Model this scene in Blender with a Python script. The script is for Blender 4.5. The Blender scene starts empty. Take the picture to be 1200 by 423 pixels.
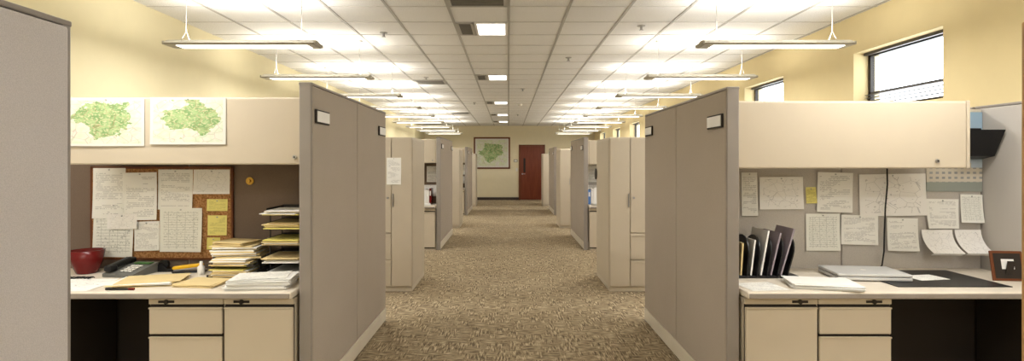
import bpy, bmesh, math, random
from mathutils import Vector, Matrix
random.seed(7)
D=bpy.data; S=bpy.context.scene
def C(r,g,b):
    f=lambda c:(c/255/12.92) if c/255<=.04045 else ((c/255+.055)/1.055)**2.4
    return (f(r),f(g),f(b),1)
# ---------- node helpers ----------
class NT:
    def __init__(s,name,rough=.6,metal=0,spec=.3):
        s.m=D.materials.new(name); s.m.use_nodes=True; s.t=s.m.node_tree
        s.b=s.t.nodes['Principled BSDF']; s.b.inputs['Roughness'].default_value=rough
        s.b.inputs['Metallic'].default_value=metal; s.b.inputs['Specular IOR Level'].default_value=spec
    def n(s,t,**k):
        x=s.t.nodes.new(t)
        for a,v in k.items(): setattr(x,a,v)
        return x
    def l(s,a,b): s.t.links.new(a,b)
    def setv(s,sock,v):
        if hasattr(v,'links'): s.l(v,sock)
        else: sock.default_value=v
    def math(s,op,a,b=0.0,c=0.0):
        x=s.n('ShaderNodeMath',operation=op); s.setv(x.inputs[0],a); s.setv(x.inputs[1],b); s.setv(x.inputs[2],c); return x.outputs[0]
    def mix(s,f,a,b):
        x=s.n('ShaderNodeMix',data_type='RGBA'); s.setv(x.inputs[0],f); s.setv(x.inputs[6],a); s.setv(x.inputs[7],b); return x.outputs[2]
    def coord(s,kind='Object'): return s.n('ShaderNodeTexCoord').outputs[kind]
    def mapv(s,v,scale,loc=(0,0,0)):
        x=s.n('ShaderNodeMapping'); s.l(v,x.inputs[0]); x.inputs['Scale'].default_value=scale; x.inputs['Location'].default_value=loc; return x.outputs[0]
    def noise(s,v,scale,detail=2,rough=.5):
        x=s.n('ShaderNodeTexNoise'); s.l(v,x.inputs['Vector']); x.inputs['Scale'].default_value=scale; x.inputs['Detail'].default_value=detail; x.inputs['Roughness'].default_value=rough; return x.outputs['Fac']
    def col(s,v): s.setv(s.b.inputs['Base Color'],v)
    def bump(s,h,st=.2,d=.01):
        x=s.n('ShaderNodeBump'); x.inputs['Strength'].default_value=st; x.inputs['Distance'].default_value=d; s.l(h,x.inputs['Height']); s.l(x.outputs[0],s.b.inputs['Normal'])
    def step(s,v,lo,hi):
        x=s.n('ShaderNodeMapRange'); s.l(v,x.inputs[0]); x.inputs[1].default_value=lo; x.inputs[2].default_value=hi; return x.outputs[0]
def plain(name,c,rough=.5,metal=0,var=.06,sc=6,bump=0,bsc=200):
    k=NT(name,rough,metal); v=k.coord(); n=k.noise(v,sc)
    c2=tuple(min(1,x*(1-var*2)) for x in c[:3])+(1,); c1=tuple(min(1,x*(1+var)) for x in c[:3])+(1,)
    k.col(k.mix(n,c2,c1))
    if bump: k.bump(k.noise(v,bsc),bump,.002)
    return k.m
def fabric(name,c):
    k=NT(name,.95,0,.1); v=k.coord()
    n=k.noise(v,380,2); n2=k.noise(v,3,2)
    a=tuple(x*.86 for x in c[:3])+(1,); b=tuple(min(1,x*1.14) for x in c[:3])+(1,)
    k.col(k.mix(k.math('ADD',k.math('MULTIPLY',k.step(n,.3,.7),.75),k.math('MULTIPLY',n2,.25)),a,b)); k.bump(n,.25,.002)
    return k.m
def emis(name,c,st):
    k=NT(name); k.col(c); k.b.inputs['Emission Color'].default_value=c; k.b.inputs['Emission Strength'].default_value=st; return k.m
M={}
M['fab']=fabric('fabric_taupe',C(176,165,151))
M['fabd']=fabric('fabric_dark',C(122,106,93))
M['fabg']=fabric('fabric_grey',C(192,186,178))  # right dividers' grey; on wall side panels its paleness paints in window light
M['fab_lit']=fabric('fabric_lilac_lit',C(212,206,203))  # lilac-grey fabric, lightened to paint in light from behind the camera
M['trim']=plain('trim_beige',C(220,211,193),.45)
M['trimg']=plain('trim_greige',C(150,142,134),.45)
M['tanpost']=plain('tan_post',C(196,150,100),.5)
M['metal']=plain('cabinet_beige',C(200,188,167),.42,var=.02)
M['bin']=plain('bin_beige',C(194,182,161),.5,var=.02)
M['desk']=plain('desk_laminate',C(225,215,198),.35,var=.03)
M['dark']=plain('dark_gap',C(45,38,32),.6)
M['black']=plain('black_plastic',C(24,24,26),.35)
M['smoke']=plain('smoke_plastic',C(56,52,49),.3)
M['grey']=plain('grey_plastic',C(105,105,100),.4)
M['silver']=plain('silver_shell',C(200,200,198),.35)
M['white']=plain('white_plastic',C(235,232,225),.4)
M['paper']=plain('blank_paper',C(240,239,235),.8,var=.03)
M['manila']=plain('manila',C(226,204,152),.75,var=.06)
M['red']=plain('oxblood_glaze',C(104,24,22),.25)
M['yellow']=plain('yellow_plastic',C(230,180,30),.4)
M['green']=plain('green_glaze',C(70,110,60),.5)
M['purple']=plain('purple_folder',C(160,148,156),.6)
M['blue']=plain('blue_folder',C(90,130,190),.5)
M['brass']=plain('brass',C(190,150,70),.3,.8)
M['chrome']=plain('chrome',C(170,170,170),.3,.9)
M['bronze']=plain('bronze_frame',C(50,45,42),.4)
M['frame']=plain('wood_frame',C(110,62,34),.4)
M['lampbody']=plain('lamp_body',C(176,171,156),.4)
M['lens']=emis('lamp_lens',(1,.95,.86,1),3)
M['panelight']=emis('recessed_diffuser',(1,.97,.92,1),3)
M['baseb']=plain('baseboard_dark',C(70,60,55),.5)
M['wallL']=plain('paint_yellow',C(227,217,180),.85,var=.02,bump=.1)
M['wallR']=plain('paint_ochre',C(218,201,155),.85,var=.02,bump=.1)
M['wallF']=plain('paint_far',C(230,219,188),.85,var=.02,bump=.1)
M['slat']=plain('blind_slat',C(90,85,80),.4)
M['sticky']=plain('sticky_yellow',C(236,224,130),.8)
def woodm():
    k=NT('door_wood',.35); v=k.mapv(k.coord(),(12,12,1)); n=k.noise(v,2,4)
    k.col(k.mix(n,C(92,38,24),C(140,74,50))); return k.m
M['wood']=woodm()
def corkm():
    k=NT('cork',.9); v=k.coord(); n=k.noise(v,90,3); k.col(k.mix(k.step(n,.35,.65),C(135,92,52),C(190,142,92))); k.bump(n,.3,.003); return k.m
M['cork']=corkm()
def carpetm():
    k=NT('carpet_woven',.98,0,.05); v=k.coord()
    a=k.noise(k.mapv(v,(10,76,1)),1,3,.6); b=k.noise(k.mapv(v,(80,10,1),(5,3,0)),1,3,.6)
    sel=k.step(k.noise(k.mapv(v,(6,3.5,1)),1.5,2),.45,.55)
    s1=k.mix(sel,a,b)
    t=k.n('ShaderNodeRGBToBW'); k.l(s1,t.inputs[0])
    st=k.step(t.outputs[0],.35,.65)
    f=k.noise(v,160,2); big=k.noise(v,1.2,2)
    st2=k.math('ADD',k.math('ADD',k.math('MULTIPLY',st,.85),k.math('MULTIPLY',f,.15)),k.math('MULTIPLY',k.math('SUBTRACT',big,.5),.2))
    c1=k.mix(k.step(st2,0.08,.5),C(98,87,73),C(155,138,112)); c2=k.mix(k.step(st2,.5,.95),c1,C(216,200,168))
    k.col(c2); k.bump(f,.4,.004); return k.m
M['carpet']=carpetm()
def tilem():
    k=NT('acoustic_tile',.95,0,.1); v=k.coord(); n=k.noise(v,120,3); 
    k.col(k.mix(k.step(n,.35,.5),C(220,219,216),C(239,239,237))); k.bump(n,.15,.002); return k.m
M['tile']=tilem()
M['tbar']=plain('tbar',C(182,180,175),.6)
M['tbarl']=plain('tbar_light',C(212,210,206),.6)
M['grille']=plain('grille',C(120,116,108),.6)
def printed(name,kind,base=(240,239,233),ink=(90,90,95),wall=True):
    k=NT(name,.8,0,.1); g=k.coord('Generated'); sp=k.n('ShaderNodeSeparateXYZ'); k.l(g,sp.inputs[0])
    u=sp.outputs[0]; v=sp.outputs[2 if wall else 1]
    oi=k.n('ShaderNodeObjectInfo').outputs['Random']; off=k.math('MULTIPLY',oi,37.0)
    def rng(x,a,b): return k.math('MULTIPLY',k.math('GREATER_THAN',x,a),k.math('LESS_THAN',x,b))
    mask=k.math('MULTIPLY',rng(u,.09,.91),rng(v,.08,.92))
    def vec(a,b,c):
        x=k.n('ShaderNodeCombineXYZ'); k.setv(x.inputs[0],a);k.setv(x.inputs[1],b);k.setv(x.inputs[2],c); return x.outputs[0]
    if kind=='text':
        N=30.; line=k.math('GREATER_THAN',k.math('FRACT',k.math('MULTIPLY',v,N)),.55)
        fl=k.math('FLOOR',k.math('MULTIPLY',v,N))
        w=k.noise(vec(k.math('MULTIPLY',u,22.),k.math('MULTIPLY',fl,5.3),off),1.,1)
        ln=k.noise(vec(k.math('MULTIPLY',u,1.5),k.math('MULTIPLY',fl,.35),off),1.,0)
        f=k.math('MULTIPLY',k.math('MULTIPLY',line,k.math('GREATER_THAN',w,.42)),k.math('GREATER_THAN',ln,.45))
    elif kind=='table':
        gx=k.math('LESS_THAN',k.math('FRACT',k.math('MULTIPLY',u,5.)),.05); gy=k.math('LESS_THAN',k.math('FRACT',k.math('MULTIPLY',v,18.)),.16)
        w=k.noise(vec(k.math('MULTIPLY',u,26.),k.math('MULTIPLY',v,30.),off),1.,1)
        f=k.math('MAXIMUM',k.math('MAXIMUM',gx,gy),k.math('GREATER_THAN',w,.62))
    else:
        vo=k.n('ShaderNodeTexVoronoi',feature='DISTANCE_TO_EDGE'); k.l(vec(u,v,off),vo.inputs['Vector']); vo.inputs['Scale'].default_value=5
        w=k.noise(vec(k.math('MULTIPLY',u,8.),k.math('MULTIPLY',v,8.),off),2.,2)
        f=k.math('MAXIMUM',k.math('LESS_THAN',vo.outputs['Distance'],.014),k.math('GREATER_THAN',w,.68))
    f=k.math('MULTIPLY',k.math('MULTIPLY',f,mask),.4)
    k.col(k.mix(f,C(*base),C(*ink))); return k.m
M['p_text']=printed('printed_text','text'); M['p_table']=printed('printed_table','table',(238,238,230),(80,90,80)); M['p_diag']=printed('printed_diagram','diag',(242,240,236),(130,130,130))
M['p_note']=printed('printed_note','text',(236,226,140),(100,95,60)); M['p_flat']=printed('printed_flat','text',wall=False)
M['p_flatmap']=printed('printed_flat_plan','diag',wall=False)
def mapm(name,c0=(200,212,186)):
    k=NT(name,.6,0,.2); g=k.coord('Generated'); sp=k.n('ShaderNodeSeparateXYZ'); k.l(g,sp.inputs[0]); u,v=sp.outputs[0],sp.outputs[2]
    oi=k.n('ShaderNodeObjectInfo').outputs['Random']
    x=k.n('ShaderNodeCombineXYZ'); k.l(u,x.inputs[0]); k.l(v,x.inputs[1]); k.l(k.math('MULTIPLY',oi,9.),x.inputs[2]); vec=x.outputs[0]
    n=k.noise(vec,3.,4,.6); n2=k.noise(vec,9.,4); n3=k.noise(vec,30.,2)
    dx=k.math('SUBTRACT',u,.48); dy=k.math('SUBTRACT',v,.55)
    r=k.math('SQRT',k.math('ADD',k.math('MULTIPLY',k.math('MULTIPLY',dx,dx),1.3),k.math('MULTIPLY',k.math('MULTIPLY',dy,dy),1.3)))
    reg=k.math('LESS_THAN',k.math('ADD',r,k.math('MULTIPLY',k.math('SUBTRACT',n,.5),1.0)),.38)
    vo=k.n('ShaderNodeTexVoronoi',feature='DISTANCE_TO_EDGE'); k.l(vec,vo.inputs['Vector']); vo.inputs['Scale'].default_value=7
    road=k.math('LESS_THAN',vo.outputs['Distance'],.02)
    c=k.mix(k.step(n2,.4,.6),C(*c0),C(214,213,200))
    gr=k.mix(k.step(n2,.42,.58),C(108,148,86),C(152,180,118)); gr=k.mix(k.step(n3,.5,.62),gr,C(190,190,146))
    c=k.mix(k.math('MULTIPLY',reg,.9),c,gr)
    c=k.mix(k.math('MULTIPLY',road,.35),c,C(160,100,80))
    m=k.math('MULTIPLY',k.math('MULTIPLY',k.math('GREATER_THAN',u,.04),k.math('LESS_THAN',u,.96)),k.math('MULTIPLY',k.math('GREATER_THAN',v,.05),k.math('LESS_THAN',v,.95)))
    k.col(k.mix(m,C(214,212,203),c)); return k.m
M['map']=mapm('relief_map'); M['map2']=mapm('county_map',(206,212,178))
def posterm():
    k=NT('building_photo',.3,0,.4); g=k.coord('Generated'); sp=k.n('ShaderNodeSeparateXYZ'); k.l(g,sp.inputs[0]); u,v=sp.outputs[0],sp.outputs[2]
    sky=k.mix(v,C(206,216,224),C(150,180,204))
    top=k.math('ADD',.30,k.math('MULTIPLY',k.math('GREATER_THAN',k.math('FRACT',k.math('MULTIPLY',u,2.5)),.5),.06))
    bld=k.math('LESS_THAN',v,top)
    win=k.math('MULTIPLY',k.math('GREATER_THAN',k.math('FRACT',k.math('MULTIPLY',u,9.)),.5),k.math('GREATER_THAN',k.math('FRACT',k.math('MULTIPLY',v,16.)),.55))
    bc=k.mix(k.math('MULTIPLY',win,.6),C(206,198,182),C(100,116,130))
    c=k.mix(bld,sky,bc); c=k.mix(k.math('LESS_THAN',v,.12),c,C(150,156,148)); k.col(c); return k.m
M['poster']=posterm()
def glassm():
    k=NT('window_glass'); t=k.n('ShaderNodeBsdfTransparent'); g=k.n('ShaderNodeBsdfGlossy'); g.inputs['Roughness'].default_value=.02
    mx=k.n('ShaderNodeMixShader'); mx.inputs[0].default_value=.06; k.l(t.outputs[0],mx.inputs[1]); k.l(g.outputs[0],mx.inputs[2])
    k.l(mx.outputs[0],k.t.nodes['Material Output'].inputs[0]); return k.m
M['glass']=glassm()
# ---------- mesh builder ----------
class MB:
    def __init__(s,name): s.name=name; s.bm=bmesh.new(); s.ms=[]
    def mi(s,m):
        if m not in s.ms: s.ms.append(m)
        return s.ms.index(m)
    def merge(s,b,m,T=None,smooth=False):
        if T is not None: b.transform(T)
        i=s.mi(m); vm={}
        for v in b.verts: vm[v]=s.bm.verts.new(v.co)
        for f in b.faces:
            try: nf=s.bm.faces.new([vm[v] for v in f.verts])
            except ValueError: continue
            nf.material_index=i; nf.smooth=smooth
        b.free()
    def box(s,x0,x1,y0,y1,z0,z1,m,bev=0,T=None):
        if x0>x1:x0,x1=x1,x0
        b=bmesh.new(); bmesh.ops.create_cube(b,size=1)
        b.transform(Matrix.Translation(((x0+x1)/2,(y0+y1)/2,(z0+z1)/2))@Matrix.Diagonal((x1-x0,y1-y0,z1-z0,1)))
        if bev: bmesh.ops.bevel(b,geom=b.edges[:],offset=min(bev,.45*min(x1-x0,y1-y0,z1-z0)),segments=2,affect='EDGES',profile=.5)
        s.merge(b,m,T); return s
    def cyl(s,c,r,h,m,axis='z',r2=None,seg=20,T=None):
        b=bmesh.new(); bmesh.ops.create_cone(b,cap_ends=True,segments=seg,radius1=r,radius2=r if r2 is None else r2,depth=h)
        R={'z':Matrix(),'x':Matrix.Rotation(math.pi/2,4,'Y'),'y':Matrix.Rotation(-math.pi/2,4,'X')}[axis]
        b.transform(Matrix.Translation(c)@R); s.merge(b,m,T,smooth=False); return s
    def lathe(s,c,prof,m,seg=28):
        b=bmesh.new(); rings=[]
        for r,z in prof: rings.append([b.verts.new((c[0]+r*math.cos(2*math.pi*i/seg),c[1]+r*math.sin(2*math.pi*i/seg),c[2]+z)) for i in range(seg)])
        for a,bb in zip(rings,rings[1:]):
            for i in range(seg): b.faces.new((a[i],a[(i+1)%seg],bb[(i+1)%seg],bb[i]))
        b.faces.new(rings[0][::-1]); b.faces.new(rings[-1]); s.merge(b,m,None,True); return s
    def prism(s,pts,a0,a1,m,axis='x',T=None):
        b=bmesh.new()
        def P(a,p): return (a,p[0],p[1]) if axis=='x' else ((p[0],a,p[1]) if axis=='y' else (p[0],p[1],a))
        A=[b.verts.new(P(a0,p)) for p in pts]; B=[b.verts.new(P(a1,p)) for p in pts]; n=len(pts)
        b.faces.new(A); b.faces.new(B[::-1])
        for i in range(n): b.faces.new((A[i],B[i],B[(i+1)%n],A[(i+1)%n]))
        bmesh.ops.recalc_face_normals(b,faces=b.faces[:]); s.merge(b,m,T); return s
    def tube(s,pts,r,m,seg=8):
        pts=[Vector(p) for p in pts]; b=bmesh.new(); rings=[]
        for i,p in enumerate(pts):
            d=(pts[min(i+1,len(pts)-1)]-pts[max(i-1,0)]).normalized(); q=d.to_track_quat('Z','Y').to_matrix()
            rings.append([b.verts.new(p+q@Vector((r*math.cos(2*math.pi*j/seg),r*math.sin(2*math.pi*j/seg),0))) for j in range(seg)])
        for a,c in zip(rings,rings[1:]):
            for j in range(seg): b.faces.new((a[j],a[(j+1)%seg],c[(j+1)%seg],c[j]))
        b.faces.new(rings[0][::-1]); b.faces.new(rings[-1]); s.merge(b,m,None,True); return s
    def done(s,parent=None,origin=True):
        me=D.meshes.new(s.name); bb=s.bm
        if origin:
            xs=[v.co for v in bb.verts]; lo=Vector([min(v[i] for v in xs) for i in range(3)]); hi=Vector([max(v[i] for v in xs) for i in range(3)])
            o=Vector(((lo.x+hi.x)/2,(lo.y+hi.y)/2,lo.z)); bb.transform(Matrix.Translation(-o))
        else: o=Vector((0,0,0))
        bb.normal_update(); bb.to_mesh(me); bb.free()
        for m in s.ms: me.materials.append(M[m])
        ob=D.objects.new(s.name,me); ob.location=o; S.collection.objects.link(ob)
        if parent: ob.parent=parent; ob.location=o-parent.location
        return ob
# ---------- room ----------
XL,XR,Y0,Y1,ZC=-3.25,3.31,-3.2,21.0,2.85
MB('floor').box(XL-.1,XR+.25,Y0-.1,Y1+.1,-.1,0,'carpet').done(origin=False)
MB('ceiling').box(XL-.1,XR+.25,Y0-.1,Y1+.1,ZC,ZC+.1,'tile').done(origin=False)
MB('wall_left').box(XL-.12,XL,Y0,Y1,0,ZC,'wallL').done(origin=False)
MB('wall_back').box(XL,XR,Y0-.12,Y0,0,ZC,'wallF').done(origin=False)
T=.545
g=MB('ceiling_grid')
for k in range(-5,7):
    g.box(k*T-.012,k*T+.012,Y0,Y1,ZC-.006,ZC,'tbar')
for k in range(-5,39):
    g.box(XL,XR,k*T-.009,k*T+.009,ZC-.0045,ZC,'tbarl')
g.done(origin=False)
w=MB('wall_right'); WS=[4.16+2.42*k for k in range(-3,7)]; WW=1.08; WZ0,WZ1=1.94,2.49
w.box(XR,XR+.25,Y0,Y1,0,WZ0,'wallR').box(XR,XR+.25,Y0,Y1,WZ1,ZC,'wallR')
py=Y0
for ws in WS+[None]:
    e=ws if ws is not None else Y1
    w.box(XR,XR+.25,py,e,WZ0,WZ1,'wallR'); py=(ws or 0)+WW
w.done(origin=False)
for i,ws in enumerate(WS):
    b=MB('window_%d'%(i+1)); a0,a1=XR+.14,XR+.18; e=ws+WW
    b.box(a0,a1,ws,ws+.035,WZ0,WZ1,'bronze').box(a0,a1,e-.035,e,WZ0,WZ1,'bronze').box(a0,a1,ws,e,WZ0,WZ0+.03,'bronze').box(a0,a1,ws,e,WZ1-.035,WZ1,'bronze')
    b.box(a0,a1,ws,e,2.09,2.115,'bronze').box(a0+.015,a0+.02,ws,e,WZ0,WZ1,'glass')
    b.box(a0-.05,a0-.02,ws+.01,e-.01,WZ1-.025,WZ1,'slat')
    for j in range(5): b.box(a0-.045,a0-.01,ws+.02,e-.02,1.965+j*.03,1.971+j*.03,'slat')
    for q in (ws+.1,e-.1): b.box(a0-.03,a0-.028,q,q+.003,1.96,WZ1-.02,'slat')
    b.done()
MB('wall_far').box(XL,XR,Y1,Y1+.12,0,ZC,'wallF').done(origin=False)
MB('baseboard_far').box(XL,.39,Y1-.015,Y1,0,.1,'baseb').box(1.4,XR,Y1-.015,Y1,0,.1,'baseb').done()
MB('baseboard_left').box(XL,XL+.015,Y0,Y1-.02,0,.1,'baseb').done()
MB('baseboard_right').box(XR-.015,XR,Y0,Y1-.02,0,.1,'baseb').done()
d=MB('door_1'); dx0,dx1=.45,1.34
d.box(dx0,dx1,Y1-.03,Y1-.005,.01,2.06,'wood',.003).box(dx0-.06,dx0,Y1-.05,Y1-.002,0,2.12,'frame',.004).box(dx1,dx1+.06,Y1-.05,Y1-.002,0,2.12,'frame',.004).box(dx0-.06,dx1+.06,Y1-.05,Y1-.002,2.06,2.12,'frame',.004)
d.cyl((dx0+.08,Y1-.05,1.0),.03,.04,'chrome','y').box(dx0+.07,dx0+.19,Y1-.08,Y1-.06,.99,1.01,'chrome',.004).box(dx0+.12,dx0+.2,Y1-.034,Y1-.03,1.05,1.6,'dark'); d.done()
fm=MB('framed_map'); a,b_,c,e=-1.34,.06,1.19,2.41
fm.box(a,b_,Y1-.03,Y1-.003,c,e,'frame',.006).done()
MB('framed_map_print').box(a+.06,b_-.06,Y1-.034,Y1-.0305,c+.06,e-.06,'map2').done(parent=D.objects['framed_map'])
MB('light_switch').box(.28,.35,Y1-.008,Y1,1.1,1.22,'white',.002).box(.305,.325,Y1-.014,Y1-.008,1.14,1.18,'white').done()
MB('room_sign').box(.2,.34,Y1-.01,Y1,1.45,1.55,'dark',.002).box(.215,.325,Y1-.012,Y1-.01,1.465,1.535,'white').done()
def vent(x0,x1,y0,y1,name='ceiling_vent'):
    b=MB(name); z=ZC-.012; b.box(x0,x1,y0,y0+.03,z,ZC-.001,'tbar').box(x0,x1,y1-.03,y1,z,ZC-.001,'tbar').box(x0,x0+.03,y0,y1,z,ZC-.001,'tbar').box(x1-.03,x1,y0,y1,z,ZC-.001,'tbar')
    b.box(x0,x1,y0,y1,ZC-.004,ZC-.002,'dark')
    n=12
    for i in range(n):
        yy=y0+.03+(y1-y0-.06)*(i+.5)/n; b.box(x0+.03,x1-.03,yy-.013,yy+.009,z+.001,z+.005,'grille')
    b.done()
for kk in (10,16,23,29,34):
    y=kk*T+.012; y2=y+T-.024
    vent(-T+.012,-T+.19,y,y2)
    b=MB('recessed_light'); b.box(-T+.2,-.012,y,y2,ZC-.012,ZC-.001,'white',.003).box(-T+.225,-.037,y+.025,y2-.025,ZC-.014,ZC-.012,'panelight'); b.done()
vent(-T+.012,-.012,8*T+.012,9*T-.012)
vent(-3*T+.012,-2*T-.012,17*T+.012,17*T+.5)
vent(-3*T+.012,-2*T-.012,28*T+.012,28*T+.5)
for (x,y) in ((-1.35,5.9),(.8,7.3),(-1.36,9.0),(1.36,5.6),(.27,10.4),(-.8,12.8),(.27,16)):
    MB('sprinkler_head').cyl((x,y,ZC-.004),.04,.008,'tbar').cyl((x,y,ZC-.025),.012,.04,'chrome').cyl((x,y,ZC-.047),.022,.004,'chrome').done()
MB('smoke_detector').lathe((.27,13.2,ZC-.045),[(.03,0),(.055,.01),(.065,.03),(.065,.045)],'white').done()
UP,DN=15,18
def pendant(x,y):
    z=2.41; L=.61; b=MB('pendant_lamp')
    prof=[(y-.10,z+.012),(y-.085,z),(y+.085,z),(y+.10,z+.012),(y+.06,z+.04),(y+.03,z+.05),(y-.03,z+.05),(y-.06,z+.04)]
    b.prism(prof,x-L,x+L,'lampbody'); b.box(x-L-.02,x-L,y-.09,y+.09,z+.002,z+.03,'lampbody',.006).box(x+L,x+L+.02,y-.09,y+.09,z+.002,z+.03,'lampbody',.006)
    b.box(x-L+.08,x+L-.06,y-.06,y+.06,z-.004,z,'lens')
    for sx in (-.48,.48):
        b.tube([(x+sx,y-.07,z+.035),(x+sx,y,z+.13)],.0025,'tbar',6).tube([(x+sx,y+.07,z+.035),(x+sx,y,z+.13)],.0025,'tbar',6)
        b.tube([(x+sx,y,z+.13),(x+sx,y,ZC-.02)],.003,'tbar',6).cyl((x+sx,y,ZC-.012),.035,.024,'white')
    ob=b.done()
    for nm,dz,rot,p,sy in (('uplight',.06,math.pi,UP,.12),('downlight',-.008,0,DN,.1)):
        l=D.lights.new(nm,'AREA'); l.shape='RECTANGLE'; l.size=1.04; l.size_y=sy; l.energy=p; l.color=(1,.955,.88) if nm=='uplight' else (1,.98,.95)
        o=D.objects.new(nm,l); S.collection.objects.link(o); o.parent=ob; o.location=Vector((x,y,z+dz))-ob.location; o.rotation_euler=(rot,0,0)
for k in range(-4,9):
    y=4.54+1.76*k
    pendant(-2.2,y); pendant(2.21,y)
# ---------- cubicle furniture ----------
def panel_y(name,x0,x1,y0,y1,h,segs=2,f='fab',post='trimg'):
    b=MB(name); x0,x1=min(x0,x1),max(x0,x1)
    b.box(x0,x1,y0,y0+.03,0,h,'trimg',.006).box(x0,x1,y1-.03,y1,0,h,post,.006).box(x0+.004,x1-.004,y0+.03,y1-.03,.02,h-.02,'trimg')
    b.box(x0-.002,x1+.002,y0,y1-(.031 if post!='trimg' else 0),h-.012,h+.004,'trimg',.004)
    e=y1-.034 if post!='trimg' else y1-.004
    b.box(x0-.006,x1+.006,y0+.004,e,.02,.13,'trim',.004)
    L=(e-y0-.016)/segs
    for i in range(segs):
        a=y0+.01+i*L; b.box(x0-.004,x1+.004,a+.004,a+L-.004,.135,h-.014,f,.007)
    return b.done()
def panel_x(name,x0,x1,y0,y1,h,segs=2,f='fabd'):
    b=MB(name); x0,x1=min(x0,x1),max(x0,x1)
    b.box(x0,x1,y0+.006,y1-.006,.02,h,'trimg'); b.box(x0,x1,y0,y1,h-.02,h,'trim',.004).box(x0,x1,y0,y1,.0,.13,'trim',.004)
    L=(x1-x0)/segs
    for i in range(segs):
        b.box(x0+i*L+.004,x0+(i+1)*L-.004,y0,y1,.135,h-.022,f,.005)
    return b.done()
def tag(s,x,y,z,name='name_plate'):
    MB(name).box(x,x+s*.012,y-.115,y+.115,z-.04,z+.04,'dark',.003).box(x+s*.012,x+s*.015,y-.105,y+.105,z-.031,z+.031,'white').done()
def overhead(s,a0,a1,yf,yb,z0=1.435,z1=1.84,name='overhead_cabinet'):
    b=MB(name); x0,x1=sorted((s*a0,s*a1))
    b.box(x0,x1,yf+.022,yb,z0+.005,z1-.02,'bin').box(x0-.0,x0+.02,yf,yb,z0,z1,'bin',.006).box(x1-.02,x1,yf,yb,z0,z1,'bin',.006)
    b.box(x0+.022,x1-.022,yf,yf+.02,z0,z1-.006,'bin',.01); b.box(x0,x1,yf+.01,yb,z1-.018,z1-.003,'bin',.006)
    xl=(x1-.2) if s>0 else (x1-.07)
    b.cyl((xl,yf-.003,z0+.045),.012,.01,'chrome','y').cyl((xl,yf-.009,z0+.045),.005,.004,'dark','y'); return b.done()
def pedestal(s,a0,a1,yf,yb,splits,name='file_cabinet'):
    b=MB(name); x0,x1=sorted((s*a0,s*a1)); zt=.685
    b.box(x0,x1,yf+.02,yb,.0,zt,'metal'); b.box(x0+.002,x1-.002,yf+.019,yf+.021,.03,zt,'dark')
    b.box(x0,x1,yf+.004,yf+.03,.652,zt,'metal',.003)
    lx=x0+.1 if s<0 else x1-.1
    b.cyl((lx,yf+.002,.667),.013,.012,'dark','y').box(lx-.045,lx+.045,yf+.001,yf+.004,.66,.674,'dark',.001)
    z=.645
    for h in splits:
        b.box(x0+.004,x1-.004,yf,yf+.019,z-h+.005,z-.009,'metal',.006)
        b.box(x0+.004,x1-.004,yf+.008,yf+.02,z-.009,z-.002,'dark')
        b.box(x0+.004,x1-.004,yf-.006,yf+.004,z-.018,z-.009,'metal',.002)
        z-=h
    return b.done()
def desk(s,a0,a1,yf,yb,legs=(),name='desk'):
    b=MB(name); x0,x1=sorted((s*a0,s*a1))
    b.box(x0,x1,yf,yb,.69,.73,'desk',.012); b.box(x0+.01,x1-.01,yf-.003,yf+.004,.695,.722,'trimg',.003)
    for a in legs:
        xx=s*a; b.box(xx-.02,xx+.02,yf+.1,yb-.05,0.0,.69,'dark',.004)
    b.box(x0+.02,x1-.02,yb-.03,yb-.012,.0,.69,'dark')  # near-black back sheet puts the knee-space shade into its colour
    return b.done()
def tower(s,a0,yf,yb,h,name='storage_tower'):
    b=MB(name); X=lambda a:s*a
    a1=a0+.6; sp=a0+.23
    b.box(X(a0),X(a1),yf+.02,yb,.0,h,'metal',.004)
    b.box(X(a0)-s*.004,X(a0),yf+.03,yb-.02,.06,h-.03,'bin',.002)
    b.box(X(a0+.003),X(sp-.003),yf,yf+.019,.06,h-.01,'metal',.006)
    b.box(X(sp+.003),X(a1-.003),yf,yf+.019,.66,h-.01,'metal',.006)
    for z0,z1 in ((.06,.35),(.36,.65)):
        b.box(X(sp+.003),X(a1-.003),yf,yf+.019,z0,z1,'metal',.006).box(X(sp+.01),X(a1-.01),yf-.008,yf,z1-.03,z1-.02,'metal',.002)
    b.box(X(sp-.025),X(sp-.015),yf-.02,yf,.95,1.1,'chrome',.003); b.cyl((X(sp+.04),yf-.004,1.05),.012,.01,'chrome','y')
    b.box(X(a0+.02),X(a1-.02),yf+.05,yf+.06,0,.06,'dark'); return b.done()
def paper(x0,x1,z0,z1,y,m='p_text',curl=.015,name='pinned_paper',tilt=0):
    x0,x1=min(x0,x1),max(x0,x1); b=bmesh.new(); nx,nz=5,8; vs=[]
    ph=random.random()*6
    for j in range(nz+1):
        r=[]
        for i in range(nx+1):
            u,v=i/nx,j/nz
            off=.003+curl*(1-v)**2*(.6+.4*math.cos(u*3+ph))
            xx=x0+(x1-x0)*u; zz=z0+(z1-z0)*v
            cx,cz=(x0+x1)/2,z1; dx,dz=xx-cx,zz-cz; xx=cx+dx*math.cos(tilt)-dz*math.sin(tilt); zz=cz+dx*math.sin(tilt)+dz*math.cos(tilt)
            r.append(b.verts.new((xx,y-off,zz)))
        vs.append(r)
    for j in range(nz):
        for i in range(nx): b.faces.new((vs[j][i],vs[j][i+1],vs[j+1][i+1],vs[j+1][i]))
    k=MB(name); k.merge(b,m,None,True); 
    k.cyl(((x0+x1)/2,y-.006,z1-.012),.004,.008,'chrome','y',seg=8)
    return k.done()
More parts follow.
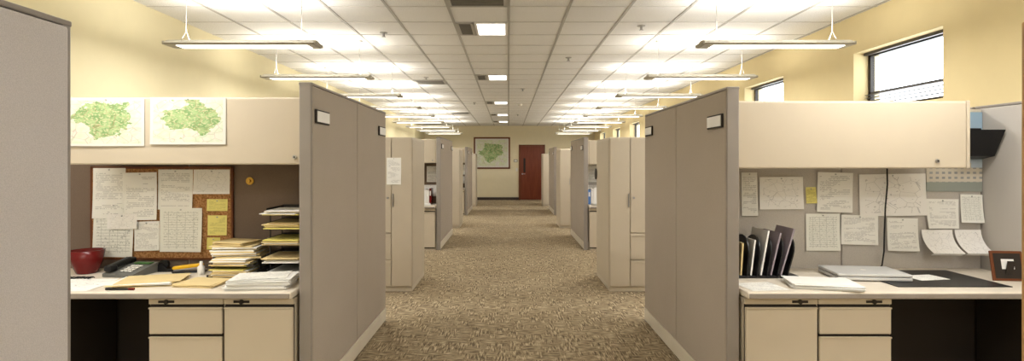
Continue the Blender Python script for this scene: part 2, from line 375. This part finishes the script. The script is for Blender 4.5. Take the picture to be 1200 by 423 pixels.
def flat(cx,cy,w,h,z,rot,m='p_flat',t=.0015,name='loose_sheet',n=1,jit=.01,extra=None):
    b=MB(name); zz=z+.001
    for i in range(n):
        R=Matrix.Translation((cx+random.uniform(-jit,jit),cy+random.uniform(-jit,jit),zz))@Matrix.Rotation(rot+random.uniform(-jit,jit)*6,4,'Z')
        b.box(-w/2,w/2,-h/2,h/2,0,t,(extra if extra and i%2 else m),0,R); zz+=t*1.08
    return b.done()
def binders(x0,y,z,n,cols,name='binder_row'):
    b=MB(name); x=x0
    for i in range(n):
        w=random.uniform(.03,.055); h=random.uniform(.24,.29); b.box(x,x+w,y,y+.22,z,z+h,cols[i%len(cols)],.003).box(x+w*.25,x+w*.75,y-.002,y,z+h*.55,z+h*.85,'paper'); x+=w+.003
    return b.done()
def mug(x,y,z,m='white'):
    b=MB('coffee_mug'); b.lathe((x,y,z),[(.03,0),(.038,.004),(.04,.095),(.036,.095),(.034,.01),(.001,.008)],m)
    b.tube([(x+.036,y,z+.075),(x+.06,y,z+.07),(x+.066,y,z+.045),(x+.055,y,z+.025),(x+.037,y,z+.022)],.005,m); return b.done()
for s,face in ((-1,1.12),(1,1.24)):
    XW=abs(XL)if s<0 else XR
    for c,y0 in enumerate((3.1,9.0,14.9)):
        a=face; inn=face+.07
        panel_y('partition_panel',s*a,s*inn,y0,y0+1.87,(1.90 if s<0 else 1.875) if c==0 else 1.86)
        tag(-s,s*(a-.0065),y0+.15,1.715 if s<0 else 1.69); tag(-s,s*(a-.0065),y0+1.68,1.72)
        fd='fabd' if s<0 else 'fabg'
        panel_x('cubicle_divider',s*(inn+.008),s*(XW-.09),y0+.62,y0+.68,1.83 if s<0 else 1.81,2,fd)
        panel_y('wall_side_panel',s*(XW-.08),s*(XW-.02),y0-.9,y0+.68,1.83,2,'fabg')
        panel_y('wall_side_panel',s*(XW-.08),s*(XW-.02),y0+.7,y0+2.5,1.83,2,'fabg')
        yb=y0+.615
        if s<0: overhead(s,inn+.012,2.66,y0+.15,yb)
        else: overhead(s,inn+.012,2.75,y0+.15,yb,1.412,1.818)
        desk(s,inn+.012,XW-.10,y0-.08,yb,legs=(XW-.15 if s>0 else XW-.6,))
        if s<0:
            pedestal(s,inn+.015,1.598,y0-.04,yb-.05,(.60,)); pedestal(s,1.602,2.02,y0-.04,yb-.05,(.165,.165,.28))
        else:
            pedestal(s,inn+.015,1.735,y0-.04,yb-.05,(.60,)); pedestal(s,1.739,2.15,y0-.04,yb-.05,(.165,.165,.28))
        t0=face-.04 if s<0 else face-.11
        yt=y0+3.0
        tower(s,t0,yt,yt+.9,1.73)
        panel_x('cubicle_divider',s*(t0+.61),s*(XW-.09),yt+.84,yt+.9,1.70,2,fd)
        desk(s,t0+.62,XW-.10,yt+.22,yt+.83,legs=(XW-.5,))
        pedestal(s,t0+.63,t0+1.03,yt+.26,yt+.78,(.165,.165,.28))
        overhead(s,t0+.62,t0+1.85,yt+.45,yt+.835,1.32,1.70)
        paper(s*(t0+.8),s*(t0+1.0),.98,1.25,yt+.84,'p_text'); paper(s*(t0+1.1),s*(t0+1.35),.95,1.25,yt+.84,'p_table')
        panel_y('wall_side_panel',s*(XW-.08),s*(XW-.02),yt-.45,yt+.9,1.70,2,'fabg')
        if c>0:
            yy=yb
            paper(s*(inn+.05),s*(inn+.25),1.1,1.38,yy,'p_text'); paper(s*(inn+.3),s*(inn+.52),1.08,1.36,yy,'p_table'); paper(s*(inn+.06),s*(inn+.3),.85,1.05,yy,'p_diag')
            xs=sorted((s*(inn+.04),s*(inn+.34)))
            binders(xs[0],y0+.3,.73,5,['blue','white','paper','manila'] if s>0 else ['red','manila','paper','white'])
            flat(s*(inn+.22),y0+.1,.22,.28,.73,.2,'paper',.003,'paper_stack',8)
            mug(s*(inn+.45),y0+.15,.73,'green' if s<0 else 'white')
panel_y('partition_panel',-1.27,-1.20,-2.2,1.5,1.832,3,'fab_lit')
panel_y('partition_panel',1.5,1.57,-2.2,1.6,1.86,3,'fab_lit','tanpost')
# ---------- left near workstation ----------
YD=3.716
MB('cork_board').box(-2.82,-1.88,YD-.018,YD-.001,.80,1.41,'cork',.002).box(-2.83,-1.87,YD-.02,YD-.001,1.405,1.42,'frame').box(-2.83,-1.87,YD-.02,YD-.001,.79,.802,'frame').box(-2.832,-2.82,YD-.02,YD-.001,.79,1.42,'frame').box(-1.88,-1.868,YD-.02,YD-.001,.79,1.42,'frame').done()
yb=YD-.019
paper(-2.81,-2.59,1.07,1.41,yb,'p_text'); paper(-2.60,-2.375,1.06,1.38,yb-.008,'p_text',tilt=.02)
paper(-2.80,-2.53,.81,1.17,yb-.006,'p_table',tilt=-.02); paper(-2.37,-2.135,1.13,1.40,yb,'p_text')
paper(-2.13,-1.885,1.235,1.40,yb,'p_diag'); paper(-2.53,-2.36,.853,1.05,yb-.004,'p_text',tilt=.03); paper(-2.355,-2.07,.845,1.14,yb-.006,'p_table')
paper(-2.04,-1.9,1.12,1.20,yb,'p_note',.006); paper(-2.035,-1.905,.955,1.09,yb,'p_note',.006); paper(-2.04,-1.95,.86,.94,yb,'sticky',.006)
paper(-2.70,-2.50,1.0,1.1,yb-.02,'p_diag',.006)
MB('brass_hook').cyl((-1.757,YD-.006,1.322),.026,.01,'brass','y').cyl((-1.757,YD-.018,1.322),.01,.016,'brass','y').done()
def wallmap(x0,x1,z0,z1,y):
    o=paper(x0,x1,z0,z1,y,'map',.006,'topographic_map'); return o
wallmap(-2.62,-2.165,1.545,1.832,3.249); wallmap(-2.13,-1.68,1.555,1.836,3.249)
b=MB('ceramic_bowl'); b.lathe((-2.74,3.55,.73),[(.055,0),(.06,.006),(.085,.07),(.098,.15),(.09,.15),(.078,.07),(.05,.02),(.001,.018)],'red'); b.done()
b=MB('desk_phone'); R=Matrix.Translation((-2.42,3.5,.732))@Matrix.Rotation(-.15,4,'Z')
b.prism([(-.1,0),(.1,0),(.1,.065),(-.1,.02)],-.11,.11,'grey','x',R)
b.box(-.1,-.055,-.09,.09,.05,.085,'black',.012,R@Matrix.Rotation(.2,4,'X')); b.box(-.105,-.05,-.1,-.04,.03,.07,'black',.012,R).box(-.105,-.05,.05,.105,.06,.095,'black',.012,R)
for i in range(3):
    for j in range(4): b.box(-.01+i*.028,.01+i*.028,-.07+j*.026,-.053+j*.026,.03+j*.006,.038+j*.006,'white',.002,R)
b.box(-.02,.09,.045,.085,.058,.066,'green',.001,R); b.done()
b=MB('phone_cord'); b.tube([(-2.56+.012*math.cos(t*1.6)-t*.003,3.36+.012*math.sin(t*1.6),.74+.004*math.sin(t*.7)) for t in range(60)],.003,'black',6); b.done()
b=MB('stapler'); R=Matrix.Translation((-2.08,3.56,.731))@Matrix.Rotation(.2,4,'Z')
b.box(-.1,.1,-.02,.02,0,.012,'black',.004,R).box(-.095,.09,-.016,.016,.03,.052,'yellow',.008,R@Matrix.Rotation(-.1,4,'Y')).box(.05,.09,-.016,.016,.01,.04,'black',.004,R).box(-.09,.08,-.01,.01,.02,.03,'chrome',.002,R@Matrix.Rotation(-.1,4,'Y')); b.done()
b=MB('tape_dispenser'); R=Matrix.Translation((-2.24,3.6,.731)); b.prism([(-.08,0),(.09,0),(.09,.04),(.07,.04),(.05,.02),(.0,.02),(-.03,.05),(-.07,.05)],-.025,.025,'black','y',R).cyl((-2.27,3.6,.775),.032,.024,'black','y'); b.done()
b=MB('correction_bottle'); b.lathe((-1.97,3.5,.73),[(.02,0),(.022,.003),(.022,.05),(.01,.06),(.01,.085),(.001,.086)],'white'); b.done()
b=MB('pencil_cup'); b.lathe((-1.93,3.63,.73),[(.03,0),(.032,.003),(.032,.1),(.029,.1),(.028,.008),(.001,.006)],'black')
for i,m in enumerate(('yellow','blue','red','black','yellow')):
    an=i*1.3; b.tube([(-1.93+.01*math.cos(an),3.63+.01*math.sin(an),.745),(-1.93+.03*math.cos(an),3.63+.03*math.sin(an),.88+.01*i)],.004,m,6)
b.done()
def trays(x0,x1,y0,y1,zs,name='letter_tray_stack',fill=(5,9),over=0):
    b=MB(name)
    for q,z in enumerate(zs):
        b.box(x0,x1,y0,y1,z,z+.005,'smoke').box(x0,x0+.005,y0+.06,y1,z,z+.04,'smoke').box(x1-.005,x1,y0+.06,y1,z,z+.04,'smoke').box(x0,x1,y1-.004,y1,z,z+.045,'smoke').box(x0,x0+.06,y0,y0+.004,z,z+.02,'smoke').box(x1-.06,x1,y0,y0+.004,z,z+.02,'smoke')
        n=random.randint(*fill); zz=z+.006
        for i in range(n):
            R=Matrix.Translation(((x0+x1)/2+random.uniform(-.012,.012),(y0+y1)/2-.01-random.random()*(.02+over),zz))@Matrix.Rotation(random.uniform(-.08,.08),4,'Z')
            b.box(-.11,.11,-.15,.13,0,.005,random.choice(['paper','manila','paper','manila','sticky']),0,R); zz+=.0055
    for x in (x0+.003,x1-.009):
        b.box(x,x+.006,y1-.03,y1-.02,zs[0],zs[-1]+.02,'smoke').box(x,x+.006,y0+.1,y0+.108,zs[0],zs[-1]+.02,'smoke')
    return b.done()
trays(-1.53,-1.25,3.39,3.70,(.732,.83,.93,1.03,1.12),fill=(4,9),over=.05)
trays(-1.87,-1.58,3.38,3.69,(.732,.80))
flat(-1.72,3.53,.27,.22,.847,.1,'manila',.008,'folder_pile',9,.018,'paper')
flat(-1.75,3.51,.22,.18,.927,-.25,'manila',.006,'folder_pile',3,.015)
flat(-2.14,3.26,.34,.24,.73,.25,'manila',.003,'manila_folders',7,.02,'paper')
flat(-1.80,3.23,.24,.2,.73,-.1,'manila',.003,'manila_folders',5,.012)
flat(-1.43,3.18,.34,.22,.73,.1,'paper',.004,'printout_stack',13,.012)
flat(-1.43,3.18,.28,.2,.7885,.25,'p_flat',.0015,'loose_sheet')
flat(-2.6,3.20,.5,.30,.73,.03,'p_flatmap',.001,'site_plan',2,.01)
MB('marker_pen').cyl((-2.2,3.07,.737),.006,.13,'black','x').cyl((-2.12,3.07,.737),.007,.03,'red','x').done()
# ---------- right near workstation ----------
P=[(1.583,1.69,1.085,1.38,'p_text'),(1.704,2.0,1.13,1.35,'p_diag'),(2.099,2.34,1.11,1.38,'p_text'),(2.383,2.835,1.085,1.37,'p_diag'),(2.02,2.25,.85,1.10,'p_table'),(2.26,2.51,.89,1.09,'p_text'),(2.84,3.06,1.0,1.2,'p_text'),(3.07,3.22,1.04,1.23,'p_table'),(2.57,2.78,.85,1.07,'p_text'),(2.02,2.09,1.17,1.28,'p_note')]
for i,(a,b2,c,e,m) in enumerate(P): paper(a,b2,c,e,YD-.002*(i%3),m,.03 if i in(6,7,8) else .012,tilt=random.uniform(-.03,.03))
b=MB('building_poster'); b.box(2.84,3.22,YD-.004,YD-.001,1.25,1.79,'poster'); b.done()
def curlpaper(cx,y,z,w,h,r):
    b=bmesh.new(); n=14; A=[];B=[]
    for i in range(n+1):
        t=i/n; ang=t*4.2
        yy=y-r*(1-math.cos(ang))*.9; zz=z+h*(1-t)*.8-r*math.sin(ang)*.6
        A.append(b.verts.new((cx-w/2,yy,zz))); B.append(b.verts.new((cx+w/2,yy-.01,zz)))
    for i in range(n): b.faces.new((A[i],B[i],B[i+1],A[i+1]))
    k=MB('curled_blueprint'); k.merge(b,'p_diag',None,True); k.done()
curlpaper(2.9,YD-.012,.80,.2,.24,.06); curlpaper(3.11,YD-.012,.80,.17,.24,.06)
MB('power_cable').tube([(2.555,YD-.03,1.41),(2.55,YD-.04,1.3),(2.535,YD-.042,1.15),(2.53,YD-.04,1.0),(2.52,YD-.05,.85),(2.5,YD-.06,.76),(2.46,YD-.08,.737)],.005,'black').done()
b=MB('file_sorter')
b.box(1.33,1.80,3.38,3.62,.731,.745,'black',.003)
for i in range(7):
    R=Matrix.Translation((1.35+i*.062,3.49,.745))@Matrix.Rotation(-.02+i*.05,4,'Y')
    b.box(-.004,.004,-.115,.125,0,.13,'black',.0,R); b.cyl((0,0,.13),.115,.008,'black','x',T=R,seg=24)
b.done()
b=MB('hanging_folders')
for i,(m,h) in enumerate((('paper',.2),('manila',.2),('paper',.22),('paper',.28),('purple',.27),('purple',.30))):
    R=Matrix.Translation((1.381+i*.062,3.49,.748))@Matrix.Rotation(.01+i*.055,4,'Y')
    b.box(-.005,.005,-.10,.12,0,h,m,0,R)
b.done()
flat(1.82,3.17,.36,.22,.73,-.25,'paper',.003,'paper_stack',9,.012)
flat(1.47,3.16,.22,.2,.73,.1,'p_flat',.001,'loose_sheet')
b=MB('desk_pad'); b.box(2.24,2.90,3.14,3.62,.731,.735,'black',.002); b.done()
b=MB('laptop'); R=Matrix.Translation((2.22,3.42,.7365))@Matrix.Rotation(-.12,4,'Z')
b.box(-.21,.21,-.14,.14,0,.02,'silver',.005,R).box(-.21,.21,-.14,.14,.023,.04,'silver',.005,R).box(-.2,.2,-.13,.13,.019,.024,'dark',0,R).box(-.12,.12,.135,.145,.008,.03,'dark',.002,R).cyl((0,0,.0405),.015,.001,'white','z',T=R); b.done()
flat(2.57,3.38,.2,.14,.7345,.2,'p_flat',.002,'notepad')
b=MB('picture_frame'); R=Matrix.Translation((3.03,3.3,.732))@Matrix.Rotation(-.12,4,'Z')@Matrix.Rotation(-.2,4,'X')
b.box(-.09,.09,0,.012,0,.18,'frame',.004,R).box(-.075,.075,-.002,0,.015,.165,'dark',0,R).box(-.035,.035,-.003,-.002,.07,.13,'paper',0,R).box(-.02,.02,.012,.018,0,.12,'dark',0,R@Matrix.Rotation(.4,4,'X')); b.done()
b=MB('wall_file_pocket'); 
b.prism([(3.695,1.47),(3.60,1.49),(3.52,1.66),(3.53,1.66),(3.605,1.51),(3.695,1.51)],2.99,3.2,'black').box(2.99,3.2,3.695,3.712,1.47,1.68,'black',.003).prism([(3.7,1.47),(3.6,1.49),(3.52,1.66),(3.7,1.66)],2.985,2.99,'black').prism([(3.7,1.47),(3.6,1.49),(3.52,1.66),(3.7,1.66)],3.2,3.205,'black').box(3.01,3.18,3.64,3.65,1.52,1.66,'black'); b.done()
MB('wreath').cyl((1.118,7.0,1.3),.07,.01,'dark','x').done()
paper(-1.36,-1.2,1.2,1.5,6.1,'p_text',.01,'door_calendar')
wd=D.worlds.new('sky'); S.world=wd; wd.use_nodes=True; bg=wd.node_tree.nodes['Background']; bg.inputs[0].default_value=(.88,.94,1,1); bg.inputs[1].default_value=7
cam=D.cameras.new('camera'); co=D.objects.new('camera',cam); S.collection.objects.link(co); co.location=(0,0,1.45); co.rotation_euler=(math.pi/2,0,0)
cam.sensor_width=36; cam.lens=19.2; cam.shift_x=4/1200; cam.shift_y=-21.5/1200; cam.clip_start=.02
S.camera=co
S.view_settings.view_transform='Standard'
